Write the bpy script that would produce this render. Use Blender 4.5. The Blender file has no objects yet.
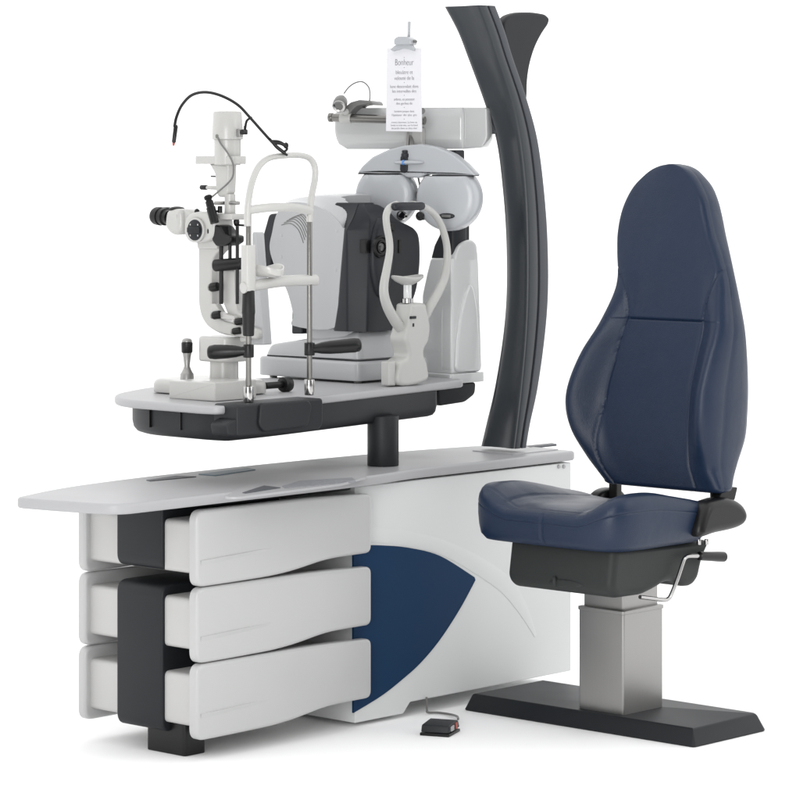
import bpy, bmesh, math, random
from mathutils import Vector, Matrix
random.seed(4)
S = bpy.context.scene
COL = S.collection

# ------------------------------------------------------------------ camera
F, YH, HC, D0, L0 = 3040., 160., 1.624, 8.7, -.1288
_n = math.hypot(.6775, .7355)
c, s = .6775/_n, .7355/_n                 # camera right = (c,-s), camera forward = (s,c)
cam_d = bpy.data.cameras.new('camera')
cam = bpy.data.objects.new('camera', cam_d); COL.objects.link(cam)
cam.location = (-L0*c - D0*s, L0*s - D0*c, HC)
cam.rotation_euler = (math.radians(90), 0, -math.atan2(s, c))
cam_d.sensor_width = 36; cam_d.lens = F/800*36; cam_d.shift_y = -.3
cam_d.clip_end = 300; cam_d.clip_start = .1
S.camera = cam
S.view_settings.view_transform = 'Standard'; S.view_settings.look = 'None'
S.view_settings.exposure = 0; S.view_settings.gamma = 1

# ------------------------------------------------------------------ studio light
W = bpy.data.worlds.new('World'); S.world = W; W.use_nodes = True
nt = W.node_tree; nd = nt.nodes; lk = nt.links
bgn = nd['Background']
tc = nd.new('ShaderNodeTexCoord')
dot = nd.new('ShaderNodeVectorMath'); dot.operation = 'DOT_PRODUCT'
lk.new(tc.outputs['Generated'], dot.inputs[0])
dot.inputs[1].default_value = (s*.8, c*.8, .75)      # white backdrop behind and above, dimmer studio on the camera's side
mr = nd.new('ShaderNodeMapRange'); mr.interpolation_type = 'SMOOTHSTEP'
mr.inputs['From Min'].default_value = -.55; mr.inputs['From Max'].default_value = .25
mr.inputs['To Min'].default_value = .22; mr.inputs['To Max'].default_value = 1.55
lk.new(dot.outputs['Value'], mr.inputs['Value'])
lk.new(mr.outputs['Result'], bgn.inputs['Strength'])
bgn.inputs['Color'].default_value = (1, 1, 1, 1)

def area(name, loc, target, size, power, col=(1, 1, 1), size_y=None):
    l = bpy.data.lights.new(name, 'AREA'); l.energy = power; l.size = size; l.color = col
    if size_y: l.shape = 'RECTANGLE'; l.size_y = size_y
    o = bpy.data.objects.new(name, l); COL.objects.link(o); o.location = loc
    o.rotation_euler = (Vector(target)-Vector(loc)).to_track_quat('-Z', 'Y').to_euler()
    return o
area('softbox_key', (-3.9, -2.3, 1.5), (.3, -.2, .9), 1.3, 80, size_y=2.2)
area('softbox_side', (1.6, -4.6, 2.6), (.3, -.2, .7), 1.0, 22, size_y=2.2)

# ------------------------------------------------------------------ pixel -> place on a known plane (measuring aids)
def gp(u, v, z):
    d = F*(HC-z)/(v-YH); a = d-D0; b = (u-400)/F*d-L0
    return (a*s+b*c, a*c-b*s)
def yp(u, v, Y):                           # -> (X, Z)
    k = (u-400)/F; X = (k*(D0+c*Y)-L0+s*Y)/(c-k*s); return (X, HC-(v-YH)*(D0+s*X+c*Y)/F)
def xp(u, v, X):                           # -> (Y, Z)
    k = (u-400)/F; Y = (L0+c*X-k*(D0+s*X))/(s+k*c); return (Y, HC-(v-YH)*(D0+s*X+c*Y)/F)

# ------------------------------------------------------------------ materials
def mat(name, col, rough=.5, metal=0., spec=.5, coat=0., bump=0., bscale=200., var=.04, vscale=6., stretch=None, coat_rough=.1, soft=0.):
    m = bpy.data.materials.new(name); m.use_nodes = True
    n = m.node_tree.nodes; l = m.node_tree.links; b = n['Principled BSDF']
    b.inputs['Metallic'].default_value = metal
    b.inputs['Specular IOR Level'].default_value = spec
    b.inputs['Coat Weight'].default_value = coat; b.inputs['Coat Roughness'].default_value = coat_rough
    t = n.new('ShaderNodeTexCoord'); no = n.new('ShaderNodeTexNoise')
    no.inputs['Scale'].default_value = vscale; no.inputs['Detail'].default_value = 5
    src = t.outputs['Object']
    if stretch:
        mp = n.new('ShaderNodeMapping'); mp.inputs['Scale'].default_value = stretch
        l.new(src, mp.inputs['Vector']); src = mp.outputs['Vector']
    l.new(src, no.inputs['Vector'])
    cr = n.new('ShaderNodeMapRange'); cr.inputs['To Min'].default_value = 1-var; cr.inputs['To Max'].default_value = 1+var
    l.new(no.outputs['Fac'], cr.inputs['Value'])
    mx = n.new('ShaderNodeVectorMath'); mx.operation = 'SCALE'; mx.inputs[0].default_value = col
    l.new(cr.outputs['Result'], mx.inputs['Scale']); l.new(mx.outputs['Vector'], b.inputs['Base Color'])
    rr = n.new('ShaderNodeMapRange'); rr.inputs['To Min'].default_value = max(0, rough-.06); rr.inputs['To Max'].default_value = min(1, rough+.06)
    l.new(no.outputs['Fac'], rr.inputs['Value']); l.new(rr.outputs['Result'], b.inputs['Roughness'])
    if bump:
        n2 = n.new('ShaderNodeTexNoise'); n2.inputs['Scale'].default_value = bscale; n2.inputs['Detail'].default_value = 3
        l.new(src, n2.inputs['Vector'])
        bp = n.new('ShaderNodeBump'); bp.inputs['Strength'].default_value = bump; bp.inputs['Distance'].default_value = .001
        if soft:                              # slow unevenness of padded leather
            n3 = n.new('ShaderNodeTexNoise'); n3.inputs['Scale'].default_value = 14; n3.inputs['Detail'].default_value = 2
            l.new(src, n3.inputs['Vector'])
            b2 = n.new('ShaderNodeBump'); b2.inputs['Strength'].default_value = soft; b2.inputs['Distance'].default_value = .004
            l.new(n3.outputs['Fac'], b2.inputs['Height']); l.new(b2.outputs['Normal'], bp.inputs['Normal'])
        l.new(n2.outputs['Fac'], bp.inputs['Height']); l.new(bp.outputs['Normal'], b.inputs['Normal'])
    return m
M = dict(
    floor=mat('white_studio_floor', (.96, .96, .96), .8, spec=.1, var=.005),
    desk=mat('pale_grey_laminate', (.36, .36, .37), .42, bump=.05, bscale=500, var=.015),
    white=mat('white_lacquer', (.435, .437, .435), .33, coat=.25, coat_rough=.2, bump=.04, bscale=300, var=.02),
    body=mat('white_cabinet', (.64, .65, .648), .4, bump=.04, bscale=300, var=.02),
    box=mat('cream_drawer', (.455, .452, .443), .4, bump=.03, var=.02),
    slit=mat('warm_white_enamel', (.455, .452, .438), .33, coat=.2, bump=.05, bscale=400, var=.03),
    ar=mat('cool_white_plastic', (.42, .427, .436), .32, coat=.15, bump=.05, bscale=500, var=.02),
    gloss=mat('glossy_white_plastic', (.66, .668, .668), .16, coat=.6, var=.02),
    hous=mat('arm_housing_plastic', (.50, .505, .505), .16, coat=.7, var=.02),
    pho=mat('silver_white_plastic', (.42, .435, .455), .33, coat=.2, bump=.05, bscale=400, var=.02),
    arm=mat('pale_arm_plastic', (.44, .44, .425), .35, var=.02),
    char=mat('charcoal_plastic', (.0105, .0122, .015), .5, spec=.3, bump=.12, bscale=700, var=.08),
    slate=mat('slate_plastic', (.0155, .0172, .0215), .42, spec=.32, bump=.1, bscale=600, var=.06),
    tray=mat('dark_tray_plastic', (.013, .0145, .017), .5, spec=.35, bump=.2, bscale=600, var=.1),
    col=mat('column_paint', (.036, .041, .047), .33, spec=.4, bump=.05, bscale=600, var=.05),
    strip=mat('lit_edge_strip', (.050, .055, .065), .35, metal=.3, spec=.4, var=.04),  # lighter than the column: light caught by this edge, put into its colour
    black=mat('black_plastic', (.005, .005, .0055), .35, spec=.35, bump=.1, bscale=500, var=.1),
    blk2=mat('matt_black_grip', (.007, .007, .0075), .5, spec=.35, bump=.2, bscale=500, var=.1),
    lens=mat('dark_glass', (.004, .004, .006), .06, coat=1., var=.02),
    blue=mat('blue_panel', (.007, .032, .082), .55, spec=.12, bump=.15, bscale=900, var=.05),
    leather=mat('blue_leather', (.0082, .0190, .046), .38, spec=.36, bump=.55, bscale=330, var=.1, vscale=9, soft=.5),
    steel=mat('brushed_steel', (.20, .195, .185), .3, metal=1., bump=.12, bscale=60, var=.05, stretch=(60, 60, 1)),
    alu=mat('brushed_aluminium', (.34, .335, .328), .4, metal=.85, bump=.15, bscale=30, var=.04, stretch=(50, 50, 1.5)),
    chrome=mat('chrome', (.45, .445, .44), .16, metal=1., var=.02),
    inlay=mat('inlay_grey', (.085, .09, .10), .5, spec=.3, var=.1),
    grey=mat('mid_grey_plastic', (.15, .15, .146), .4, var=.05),
    shell=mat('seat_shell', (.018, .0205, .0205), .55, spec=.35, bump=.3, bscale=500, var=.1),
    glass=mat('blue_glass_display', (.13, .20, .24), .45, var=.05),
    keys=mat('keypad', (.24, .245, .265), .5, var=.6, vscale=90),
    paper=mat('card_paper', (.70, .70, .73), .6, var=.01),
    ink=mat('grey_ink', (.12, .12, .14), .7, var=.02),
    red=mat('red_plastic', (.36, .06, .045), .4, var=.05),
    bluedot=mat('blue_jewel', (.06, .22, .55), .2, coat=1., var=.02),
)

# ------------------------------------------------------------------ mesh helpers
def link(name, bm, m, parent=None, smooth=40):
    bmesh.ops.remove_doubles(bm, verts=bm.verts, dist=1e-6)
    bmesh.ops.recalc_face_normals(bm, faces=bm.faces)
    org = Vector((0, 0, 0)); p = parent
    while p: org += Vector(p.location); p = p.parent
    loc = Vector((0, 0, 0))
    bmesh.ops.translate(bm, verts=bm.verts, vec=-org)
    me = bpy.data.meshes.new(name); bm.to_mesh(me); bm.free()
    me.set_sharp_from_angle(angle=math.radians(smooth))
    me.materials.append(M[m] if isinstance(m, str) else m)
    o = bpy.data.objects.new(name, me); COL.objects.link(o)
    if parent: o.parent = parent
    return o
def thing(name, label, cat, loc):
    o = bpy.data.objects.new(name, None); COL.objects.link(o); o.location = loc; o.empty_display_size = .05
    o['label'] = label; o['category'] = cat
    return o
B = bmesh.new
def rc(poly, r=.01, n=5):
    """round a polygon's corners"""
    out = []; N = len(poly)
    for i, p in enumerate(poly):
        p = Vector(p[:2]); rr = p and (poly[i][2] if len(poly[i]) > 2 else r)
        a = Vector(poly[i-1][:2]); b = Vector(poly[(i+1) % N][:2])
        da, db = a-p, b-p
        t = min(rr, da.length*.48, db.length*.48)
        if t < 1e-5: out.append(tuple(p)); continue
        A = p+da.normalized()*t; C_ = p+db.normalized()*t
        for k in range(n+1):
            q = k/n; out.append(tuple(A*(1-q)**2+p*2*q*(1-q)+C_*q*q))
    return out
def cr(pts, n=8, closed=True):
    """Catmull-Rom through points"""
    P = [Vector(p) for p in pts]; N = len(P); out = []
    for i in range(N if closed else N-1):
        if closed: p0, p1, p2, p3 = P[i-1], P[i], P[(i+1) % N], P[(i+2) % N]
        else: p0, p1, p2, p3 = P[max(i-1, 0)], P[i], P[i+1], P[min(i+2, N-1)]
        for k in range(n):
            t = k/n
            out.append(.5*((2*p1)+(p2-p0)*t+(2*p0-5*p1+4*p2-p3)*t*t+(3*p1-p0-3*p2+p3)*t**3))
    if not closed: out.append(P[-1])
    return [tuple(p) for p in out]
def inset(poly, d):
    N = len(poly); out = []
    A = sum(poly[i-1][0]*poly[i][1]-poly[i][0]*poly[i-1][1] for i in range(N))
    sg = 1 if A > 0 else -1
    for i in range(N):
        p = Vector(poly[i]); a = Vector(poly[i-1]); b = Vector(poly[(i+1) % N])
        e1 = (p-a); e2 = (b-p)
        if e1.length < 1e-9: e1 = e2
        if e2.length < 1e-9: e2 = e1
        n1 = Vector((-e1.y, e1.x)).normalized()*sg; n2 = Vector((-e2.y, e2.x)).normalized()*sg
        m_ = n1+n2; L = m_.length
        m_ = n1 if L < 1e-6 else m_/L
        k = max(.5, m_.dot(n1))
        out.append(p+m_*(d/k))
    for _ in range(14):                   # collapse corners that an inset has turned inside out
        bad = False
        for i in range(N):
            j = (i+1) % N; e0 = Vector(poly[j])-Vector(poly[i])
            if e0.dot(out[j]-out[i]) < 0:
                m_ = (out[i]+out[j])/2; out[i] = m_.copy(); out[j] = m_.copy(); bad = True
        if not bad: break
    return [tuple(q) for q in out]
def loft(bm, rings, cap0=True, cap1=True, closed=True):
    V = [[bm.verts.new(p) for p in r] for r in rings]
    N = len(V[0])
    for i in range(len(V)-1):
        for j in range(N if closed else N-1):
            k = (j+1) % N
            try: bm.faces.new((V[i][j], V[i][k], V[i+1][k], V[i+1][j])).smooth = True
            except ValueError: pass
    for use, r in ((cap0, V[0][::-1]), (cap1, V[-1])):
        if use:
            u = []
            for v in r:
                if not u or (v.co-u[-1].co).length > 2e-6: u.append(v)
            while len(u) > 3 and (u[0].co-u[-1].co).length < 2e-6: u.pop()
            if len(u) > 2: bm.faces.new(u).smooth = False
    return V
def prism(bm, poly, place, t0, t1, r=.004, seg=3, r0=None):
    """extrude a polygon from t0 to t1 with rounded edges at both ends"""
    sg = 1 if t1 > t0 else -1
    r0 = r if r0 is None else r0
    rings = []
    if r0 > 0: rings.append([place(x, y, t0) for x, y in inset(poly, r0+min(.0012, r0*.5))])
    if r0 > 0:
        for k in range(seg+1):
            a = k/seg*math.pi/2
            rings.append([place(x, y, t0+sg*r0*(1-math.sin(a))) if 0 else place(x, y, t0+sg*r0*(1-math.cos(a))) for x, y in inset(poly, r0*(1-math.sin(a)))])
    else: rings.append([place(x, y, t0) for x, y in poly])
    if r > 0:
        for k in range(seg+1):
            a = k/seg*math.pi/2
            rings.append([place(x, y, t1-sg*r*(1-math.sin(a))) for x, y in inset(poly, r*(1-math.cos(a)))])
    else: rings.append([place(x, y, t1) for x, y in poly])
    if r > 0: rings.append([place(x, y, t1) for x, y in inset(poly, r+min(.0012, r*.5))])
    loft(bm, rings); return bm
XZ = lambda x, z, t: (x, t, z)             # polygon in XZ, extruded along Y
YZ = lambda y, z, t: (t, y, z)             # polygon in YZ, extruded along X
XY = lambda x, y, t: (x, y, t)             # polygon in XY, extruded along Z
def box(bm, x0, x1, y0, y1, z0, z1, r=.004, rp=None):
    prism(bm, rc([(x0, y0), (x1, y0), (x1, y1), (x0, y1)], rp if rp is not None else max(r, .002)), XY, z0, z1, r); return bm
def frame(d, up=(0, 0, 1)):
    d = Vector(d).normalized(); u = Vector(up)
    if abs(d.dot(u)) > .95: u = Vector((1, 0, 0))
    a = u.cross(d).normalized(); return a, d.cross(a)
def lathe(bm, o, d, prof, n=32):
    """profile of (distance along d, radius)"""
    o = Vector(o); d = Vector(d).normalized(); a, b = frame(d)
    loft(bm, [[o+d*t+(a*math.cos(2*math.pi*k/n)+b*math.sin(2*math.pi*k/n))*max(r, 1e-4) for k in range(n)] for t, r in prof]); return bm
def cyl(bm, p, q, r, bev=.002, n=28, r2=None):
    L = (Vector(q)-Vector(p)).length; r2 = r if r2 is None else r2
    return lathe(bm, p, Vector(q)-Vector(p), [(0, r-bev), (bev*.3, r-bev*.3), (bev, r), (L-bev, r2), (L-bev*.3, r2-bev*.3), (L, r2-bev)], n)
def tube(bm, path, r, n=14, rx=None, up=None):
    """sweep along 3D path; r number or list; rx = second radius for a flattened section"""
    P = [Vector(p) for p in path]; N = len(P); prev = None; rings = []
    for i in range(N):
        t = (P[min(i+1, N-1)]-P[max(i-1, 0)]).normalized()
        if up is not None:
            b = Vector(up); a = b.cross(t).normalized(); b = t.cross(a)
        elif prev is None: a, b = frame(t)
        else:
            a = (prev-t*prev.dot(t)).normalized(); b = t.cross(a)
        prev = a
        q = r[i] if isinstance(r, (list, tuple)) else r
        q2 = q if rx is None else (rx[i] if isinstance(rx, (list, tuple)) else rx)
        rings.append([P[i]+a*math.cos(2*math.pi*k/n)*q+b*math.sin(2*math.pi*k/n)*q2 for k in range(n)])
    loft(bm, rings); return bm
def ell(bm, o, rx, ry, rz, n=28, m=16, e1=(1, 0, 0), e2=(0, 1, 0), e3=(0, 0, 1)):
    o, e1, e2, e3 = map(Vector, (o, e1, e2, e3)); rings = []
    for i in range(m+1):
        f = -math.pi/2+math.pi*i/m; cf = max(math.cos(f), 1e-3)
        rings.append([o+e1*rx*cf*math.cos(2*math.pi*k/n)+e2*ry*cf*math.sin(2*math.pi*k/n)+e3*rz*math.sin(f) for k in range(n)])
    loft(bm, rings); return bm

# ------------------------------------------------------------------ the floor
fl = B(); box(fl, -60, 60, -60, 60, -.02, 0, 0)
fo = link('floor', fl, 'floor'); fo['kind'] = 'structure'

# ================================================================== workstation
ws = thing('refraction_workstation', 'long white workstation with stacked drawers, a blue side panel and a dark curved column', 'workstation', (.3, .2, 0))
bd = B()
prof = [(0, .012), (.205, .012), (.235, .042), (.972, .042), (.972, .688), (0, .688)]
prism(bd, rc(prof, .004), XZ, 0, .40, .003)
cabinet = link('cabinet', bd, 'body', ws)
# raised arched band and blue inset, on the front face
outer = [yp(*p, 0) for p in [(353, 536), (375, 536), (400, 538), (430, 545), (455, 554.5), (475, 565), (495, 578), (510, 590), (525, 612), (536, 635)]]
inner = [yp(*p, 0) for p in [(533, 634), (515, 605), (497, 589), (481, 578), (470, 569), (440, 553), (410, 545), (380, 542.5), (353, 542)]]
ob = cr([(x, z) for x, z in outer], 5, False); ib = cr([(x, z) for x, z in inner], 5, False)
inr = cr([yp(*p, 0) for p in [(353, 542.5), (375, 542.5), (400, 544.5), (428, 550.5), (450, 559), (470, 570.5), (490, 583.5), (505, 596), (521, 616), (534.5, 637)]], 5, False)
far_ = cr([yp(*p, 0) for p in [(355, 527), (378, 527), (404, 529.5), (435, 536.5), (461, 546), (482, 556.5), (503, 570), (517, 583.5), (529, 608), (537, 635.5)]], 5, False)
rows_ = [[], [], [], []]; n_ = len(ob)
for i_ in range(n_):
    h = .0075*(1-i_/(n_-1))**.55+.0008
    for r_, q, d_ in zip(rows_, (far_, ob, inr, inr), (-.0006, h, .0012, -.001)): r_.append((q[i_][0], -d_, q[i_][1]))
b = B(); loft(b, rows_, False, False, False); link('arched_trim', b, 'body', ws)
bl = cr([yp(*p, 0) for p in [(353, 545), (384, 545.5), (410, 548), (440, 556), (474, 577)]], 6, False) + cr([yp(*p, 0) for p in [(475, 580), (460, 608), (440, 639), (420, 663), (400, 681), (380, 696.5), (353, 713)]], 6, False)
b = B(); prism(b, bl, XZ, .004, -.003, .0015, 2, 0); link('blue_panel', b, 'blue', ws)
for u in (558.5, 563.5):
    b = B(); x, z = yp(u, 466.5, 0); cyl(b, (x, .002, z), (x, -.004, z), .006, .001, 16); link('screw_cap', b, 'desk', ws)
# desktop
top = [(-.962, -.062, .06), (-.70, -.058, .3), (-.1, -.05, .3), (.06, -.046, .10), (.22, -.012, .10), (.992, -.010, .03), (.992, .23, .05),
       (.93, .33, .1), (.6, .395, .2), (.1, .425, .3), (-.5, .41, .3), (-.80, .365, .2), (-1.036, .272, .03), (-1.008, .10, .15)]
b = B(); prism(b, rc(top, .05, 8), XY, .6935, .7225, .008, 4)
desktop = link('desktop', b, 'desk', ws)
b = B(); prism(b, rc([(-.55, .006), (-.004, .006), (-.004, .38), (-.55, .38)], .02), XY, .68, .692, .002); link('desk_rail', b, 'tray', ws)
def flat(name, px, m, z=.7225, h=.002, parent=desktop, rnd=.004):
    b = B(); prism(b, rc([gp(u, v, z) for u, v in px], rnd), XY, z-.004, z+h, .0008, 2, 0); return link(name, b, m, parent)
flat('control_panel', [(224, 497.5), (243, 487), (285, 478), (330, 474.5), (368, 477), (342, 484.5), (300, 490), (238, 498)], 'desk', h=.0025, rnd=.02)
flat('keypad', [(282, 486.5), (300, 481), (352, 478), (356, 480.5), (335, 484), (285, 488.5)], 'keys', z=.725, h=.0015)
flat('dark_inlay', [(242, 493), (264, 485.8), (281, 488), (246, 493.6)], 'inlay', z=.725, h=.0015)
flat('display', [(198, 474.5), (248, 468.2), (256, 470), (215, 476)], 'glass', h=.002)
flat('dark_inlay', [(146, 480.5), (176, 476.2), (197, 477), (150, 481.4)], 'inlay', h=.002)
x, y = gp(503, 446, .7225)
b = B(); box(b, .76, .975, .05, .225, .718, .7255, .0015, .01); link('column_plate', b, 'desk', ws)
flat('dark_inlay', [(526, 446.2), (552, 443.6), (557, 444.6), (530, 447.6)], 'inlay', z=.7245, h=.002, parent=ws)

# drawers
def panel_poly(zb, zt):
    return (rc([(.025, zt-.008, .02), (.025, zb+.029, .022), (-.05, zb+.029, .05), (-.155, zb+.028, .06), (-.33, zb+.003, .09), (-.56, zb, .1), (-.665, zb, .032), (-.665, zt, .032), (-.2, zt, .1)], .02, 6))
def drawer(parts, handle_z, root):
    d = bpy.data.objects.new('drawer', None); COL.objects.link(d); d.location = (0, 0, 0); d.parent = root
    d.location = (-.3, .2-root.location.y, parts[0][0]-root.location.z)
    for zb, zt in parts:
        b = B(); prism(b, panel_poly(zb, zt), XZ, -.014, -.044, .010, 5, .002); fp = link('side_panel', b, 'white', d)
        # shallow embossed flute on the near panel
        b = B(); rows_ = [[], [], [], []]
        for k in range(15):
            f = k/14; x = -.650+.27*f; z = zb+.072+.010*f; h = .0034*math.sin(math.pi*min(1, .12+f*.88))**.8*(1-f*.5)
            for r_, (yy, zz) in zip(rows_, ((-.0435, z+.0012), (-.0440-h, z), (-.0440-h*.5, z-.007*(1-f*.4)), (-.0436, z-.016*(1-f*.4)))): r_.append((x, yy, zz))
        loft(b, rows_, False, False, False); link('flute', b, 'white', fp)
        b = B(); prism(b, panel_poly(zb, zt), XZ, .436, .408, .010, 5, .002); link('side_panel', b, 'white', d)
        b = B(); prism(b, rc([(-.645, zb+.031), (-.645, zt-.034), (-.005, zt-.034), (-.005, zb+.031)], .016), XZ, -.013, .413, .002); link('drawer_box', b, 'box', d)
    z0, z1 = handle_z
    # the handle: a strap bent over the front
    b = B(); prism(b, rc([(-.20, z0), (-.656, z0, .035), (-.656, z1, .035), (-.20, z1)], .004, 7), XZ, .103, .288, .007, 4); link('handle', b, 'char', d)
    return d
drawer([(.472, .679)], (.502, .70), ws)
drawer([(.266, .470), (.058, .264)], (.062, .464), ws)
b = B(); box(b, -.625, -.545, .045, .20, 0, .12, .003, .012); link('foot', b, 'black', ws)

# curved column
def column_ring(v, L, Mid, R):
    z = yp(L, v, .2)[1]
    return z
keys_v = [(5, 443, 480, 495.5), (30, 456, 489.5, 505), (56, 466, 498, 512.8), (100, 482, 512.5, 527.5), (140, 494.5, 521, 538), (190, 501, 526.5, 544.5), (240, 504.5, 528.5, 548), (294, 504.8, 528.5, 548.5), (340, 501, 526.5, 545), (390, 493, 522, 538), (425, 485, 518, 530.5), (449, 479.5, 515, 526.5)]
lines = []
for i in range(3): lines.append(cr([(k[0], k[i+1]) for k in keys_v], 6, False))
rings = []; strip = []
YF = .075
for (v, uL), (_, uM), (_, uR) in zip(*lines):
    x0, z = yp(uM, v, YF); x1 = yp(uR, v, YF)[0]
    # far left corner: same x0 line, further in Y
    yl, _z = xp(uL, v, x0); w = yl-YF; t = x1-x0
    # near corner (0,0): smooth hollow face along +y, side face along +x with a groove before the edge strip
    g = t*.50
    pf = [(0, .014), (.002, .006), (.006, .002), (.012, 0), (g-.006, 0), (g-.002, .0015), (g-.001, .006), (g+.002, .006), (g+.004, .004), (t-.004, .004), (t, .008), (t, w*.5), (t, w-.014), (t-.004, w-.004), (t-.014, w), (t*.5, w), (.012, w), (.004, w-.004), (0, w-.012),
          (-.001, w*.86), (.003, w*.80), (.006, w*.70), (.008, w*.58), (.008, w*.45), (.006, w*.34), (.003, w*.26), (.001, w*.18)]
    rings.append([(x0+a, YF+q, z) for a, q in pf])
    sp_ = [(g+.004, .005), (g+.004, 0), (g+.006, -.0015), (t-.008, -.0015), (t-.001, .001), (t+.0015, .006), (t+.0015, .05), (t-.004, .05), (t-.004, .005)]
    strip.append([(x0+a, YF+q, z) for a, q in sp_])
rings = rings[::-1]
b = B(); loft(b, rings); column = link('curved_column', b, 'col', ws, 32)
b = B(); loft(b, strip[::-1]); link('edge_strip', b, 'strip', column, 32)
pad = [(499.4, 22.5), (505, 15.5), (514.4, 12.4), (529.4, 12.2), (542.5, 14.4), (546.7, 18.8), (545.4, 24.4), (538.8, 33.8), (532, 47), (526.8, 63.8), (524.3, 80.6), (524.2, 96), (520, 130), (505, 110), (505, 60)]
b = B(); prism(b, rc([yp(u, v, .24) for u, v in pad], .03, 6), XZ, .225, .258, .008, 3); lamp_arm = link('flared_lamp_arm', b, 'tray', ws)
b = B(); prism(b, rc([yp(u, v, .21) for u, v in [(500, 92), (512, 92), (517, 112), (504, 112)]], .006), XZ, .17, .235, .003); link('arm_bracket', b, 'tray', lamp_arm)

# ================================================================== instrument table
px_, py_ = .252, .125
it = thing('instrument_table', 'pale instrument table with a black tray underneath, on a black post above the desktop', 'table', (px_, py_, .7225))
b = B(); cyl(b, (px_, py_, .7225), (px_, py_, .87), .0465, .002, 40); link('post', b, 'tray', it)
tt = [(-.548, .06, .13), (-.53, .008, .07), (-.4, .012, .1), (-.088, .056, .1), (.613, .172, .05), (.70, .19, .05), (.70, .62, .08), (.2, .72, .1), (-.18, .68, .15), (-.44, .545, .12), (-.545, .40, .15)]
b = B(); prism(b, rc(tt, .05, 8), XY, .9265, .950, .007, 4); link('table_top', b, 'desk', it)
bn = inset(rc([(-.50, .10, .1), (-.48, .022, .09), (-.3, .03, .1), (.56, .165, .05), (.56, .60, .1), (.1, .64, .1), (-.38, .54, .15), (-.50, .38, .15)], .05, 8), .002)
b = B()
rg = []
for d_, z in [(.05, .847), (.026, .8475), (.012, .852), (.004, .862), (0, .88), (0, .926)]:
    rg.append([(x, y, z) for x, y in inset(bn, d_)])
loft(b, rg); tray = link('tray', b, 'tray', it)
for u in (150, 181):      # fine vertical joints in the tray's rounded end
    b = B(); Y_, Z_ = xp(u, 425, -.499); box(b, -.5025, -.49, Y_-.0012, Y_+.0012, .872, .922, .0004); link('tray_joint', b, 'black', it)

# ================================================================== head rest
HY = .0
hr = thing('head_rest', 'white forehead rest frame on two steel rods, clamped to the front edge of the table', 'head rest', (-.31, HY, .86))
def hp(u, v, y=HY):
    x, z = yp(u, v, y); return (x, y, z)
arch = cr([hp(*p) for p in [(247.5, 226), (247.3, 216), (248.5, 200), (252, 182), (258.5, 167), (268, 158.5), (281, 155.8), (299, 155.2), (309, 158), (314.5, 166), (315, 178), (312, 194), (310, 210), (309.5, 222)]], 6, False)
b = B(); tube(b, arch, .0105, 14, .0085); link('forehead_arch', b, 'slit', hr)
bar = cr([hp(249, 210, -.004), hp(270, 207.5, -.016), hp(292, 207.5, -.018), hp(312, 211, -.004)], 6, False)
b = B(); tube(b, bar, .006, 14, .0125, (0, 0, 1)); link('forehead_band', b, 'slit', hr)
b = B()
x, z0 = yp(248.5, 291, HY); _, z1 = yp(248.5, 245, HY)
prism(b, rc([(x-.0185, HY-.015), (x+.0185, HY-.015), (x+.0185, HY+.015), (x-.0185, HY+.015)], .01), XY, z0, z1, .003); link('sleeve', b, 'slit', hr)
b = B(); rail = [hp(243, 288, HY), hp(258, 285, HY), hp(285, 281, HY), hp(316, 280, HY)]
tube(b, cr(rail, 5, False), .013, 16, .0155, (0, 0, 1)); link('chin_rail', b, 'slit', hr)
cx, cz = yp(268, 276, HY); b = B()
rg = []
for q, dz in [(.2, -.004), (.7, -.004), (.95, .001), (1, .012), (.98, .018), (.9, .019), (.75, .010), (.3, .004)]:
    rg.append([(cx+.043*q*math.cos(a), HY+.05*q*math.sin(a), cz+dz+.016*q*q*math.cos(a)**2) for a in [2*math.pi*k/30 for k in range(30)]])
loft(b, rg); link('chin_cup', b, 'slit', hr)
rods = []
for u, v0, v1 in ((248.5, 392, 213), (309.5, 385, 214)):
    b = B(); x, z0 = yp(u, v0, HY); z1 = yp(u, v1, HY)[1]
    cyl(b, (x, HY, z0), (x, HY, z1), .0078, .001, 20); link('steel_rod', b, 'steel', hr); rods.append(x)
    b = B(); zz = yp(u, v0+10, HY)[1]; cyl(b, (x, HY, zz), (x, HY, z0+.016), .0145, .002, 24); link('rod_collar', b, 'chrome', hr)
b = B(); x = rods[0]; za, zb_, zc = [yp(248.5, v, HY)[1] for v in (336, 313, 290)]
lathe(b, (x, HY, za), (0, 0, 1), [(0, .013), (.002, .0155), (zb_-za-.004, .0175), (zb_-za, .0185), (zb_-za+.004, .0185), (zc-za-.003, .0165), (zc-za, .014)], 24); link('height_grip', b, 'blk2', hr)
# the two grip handles for the patient's hands
def grip(x, z, L, dy):
    b = B(); d = Vector((-.42, dy, -.03)) if dy > 0 else Vector((.40, dy, .03))
    d.normalize(); cyl(b, (x, HY, z-.018), (x, HY, z+.018), .0150, .002, 24)
    lathe(b, Vector((x, HY, z)), d, [(0, .012), (.02, .013), (.035, .0165), (.06, .019), (L-.02, .0205), (L-.006, .0185), (L-.001, .014), (L, .008)], 24); link('hand_grip', b, 'black', hr)
grip(rods[0], yp(248.5, 351, HY)[1], .115, .62)
grip(rods[1], yp(309.5, 349, HY)[1], .150, -.25)
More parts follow.
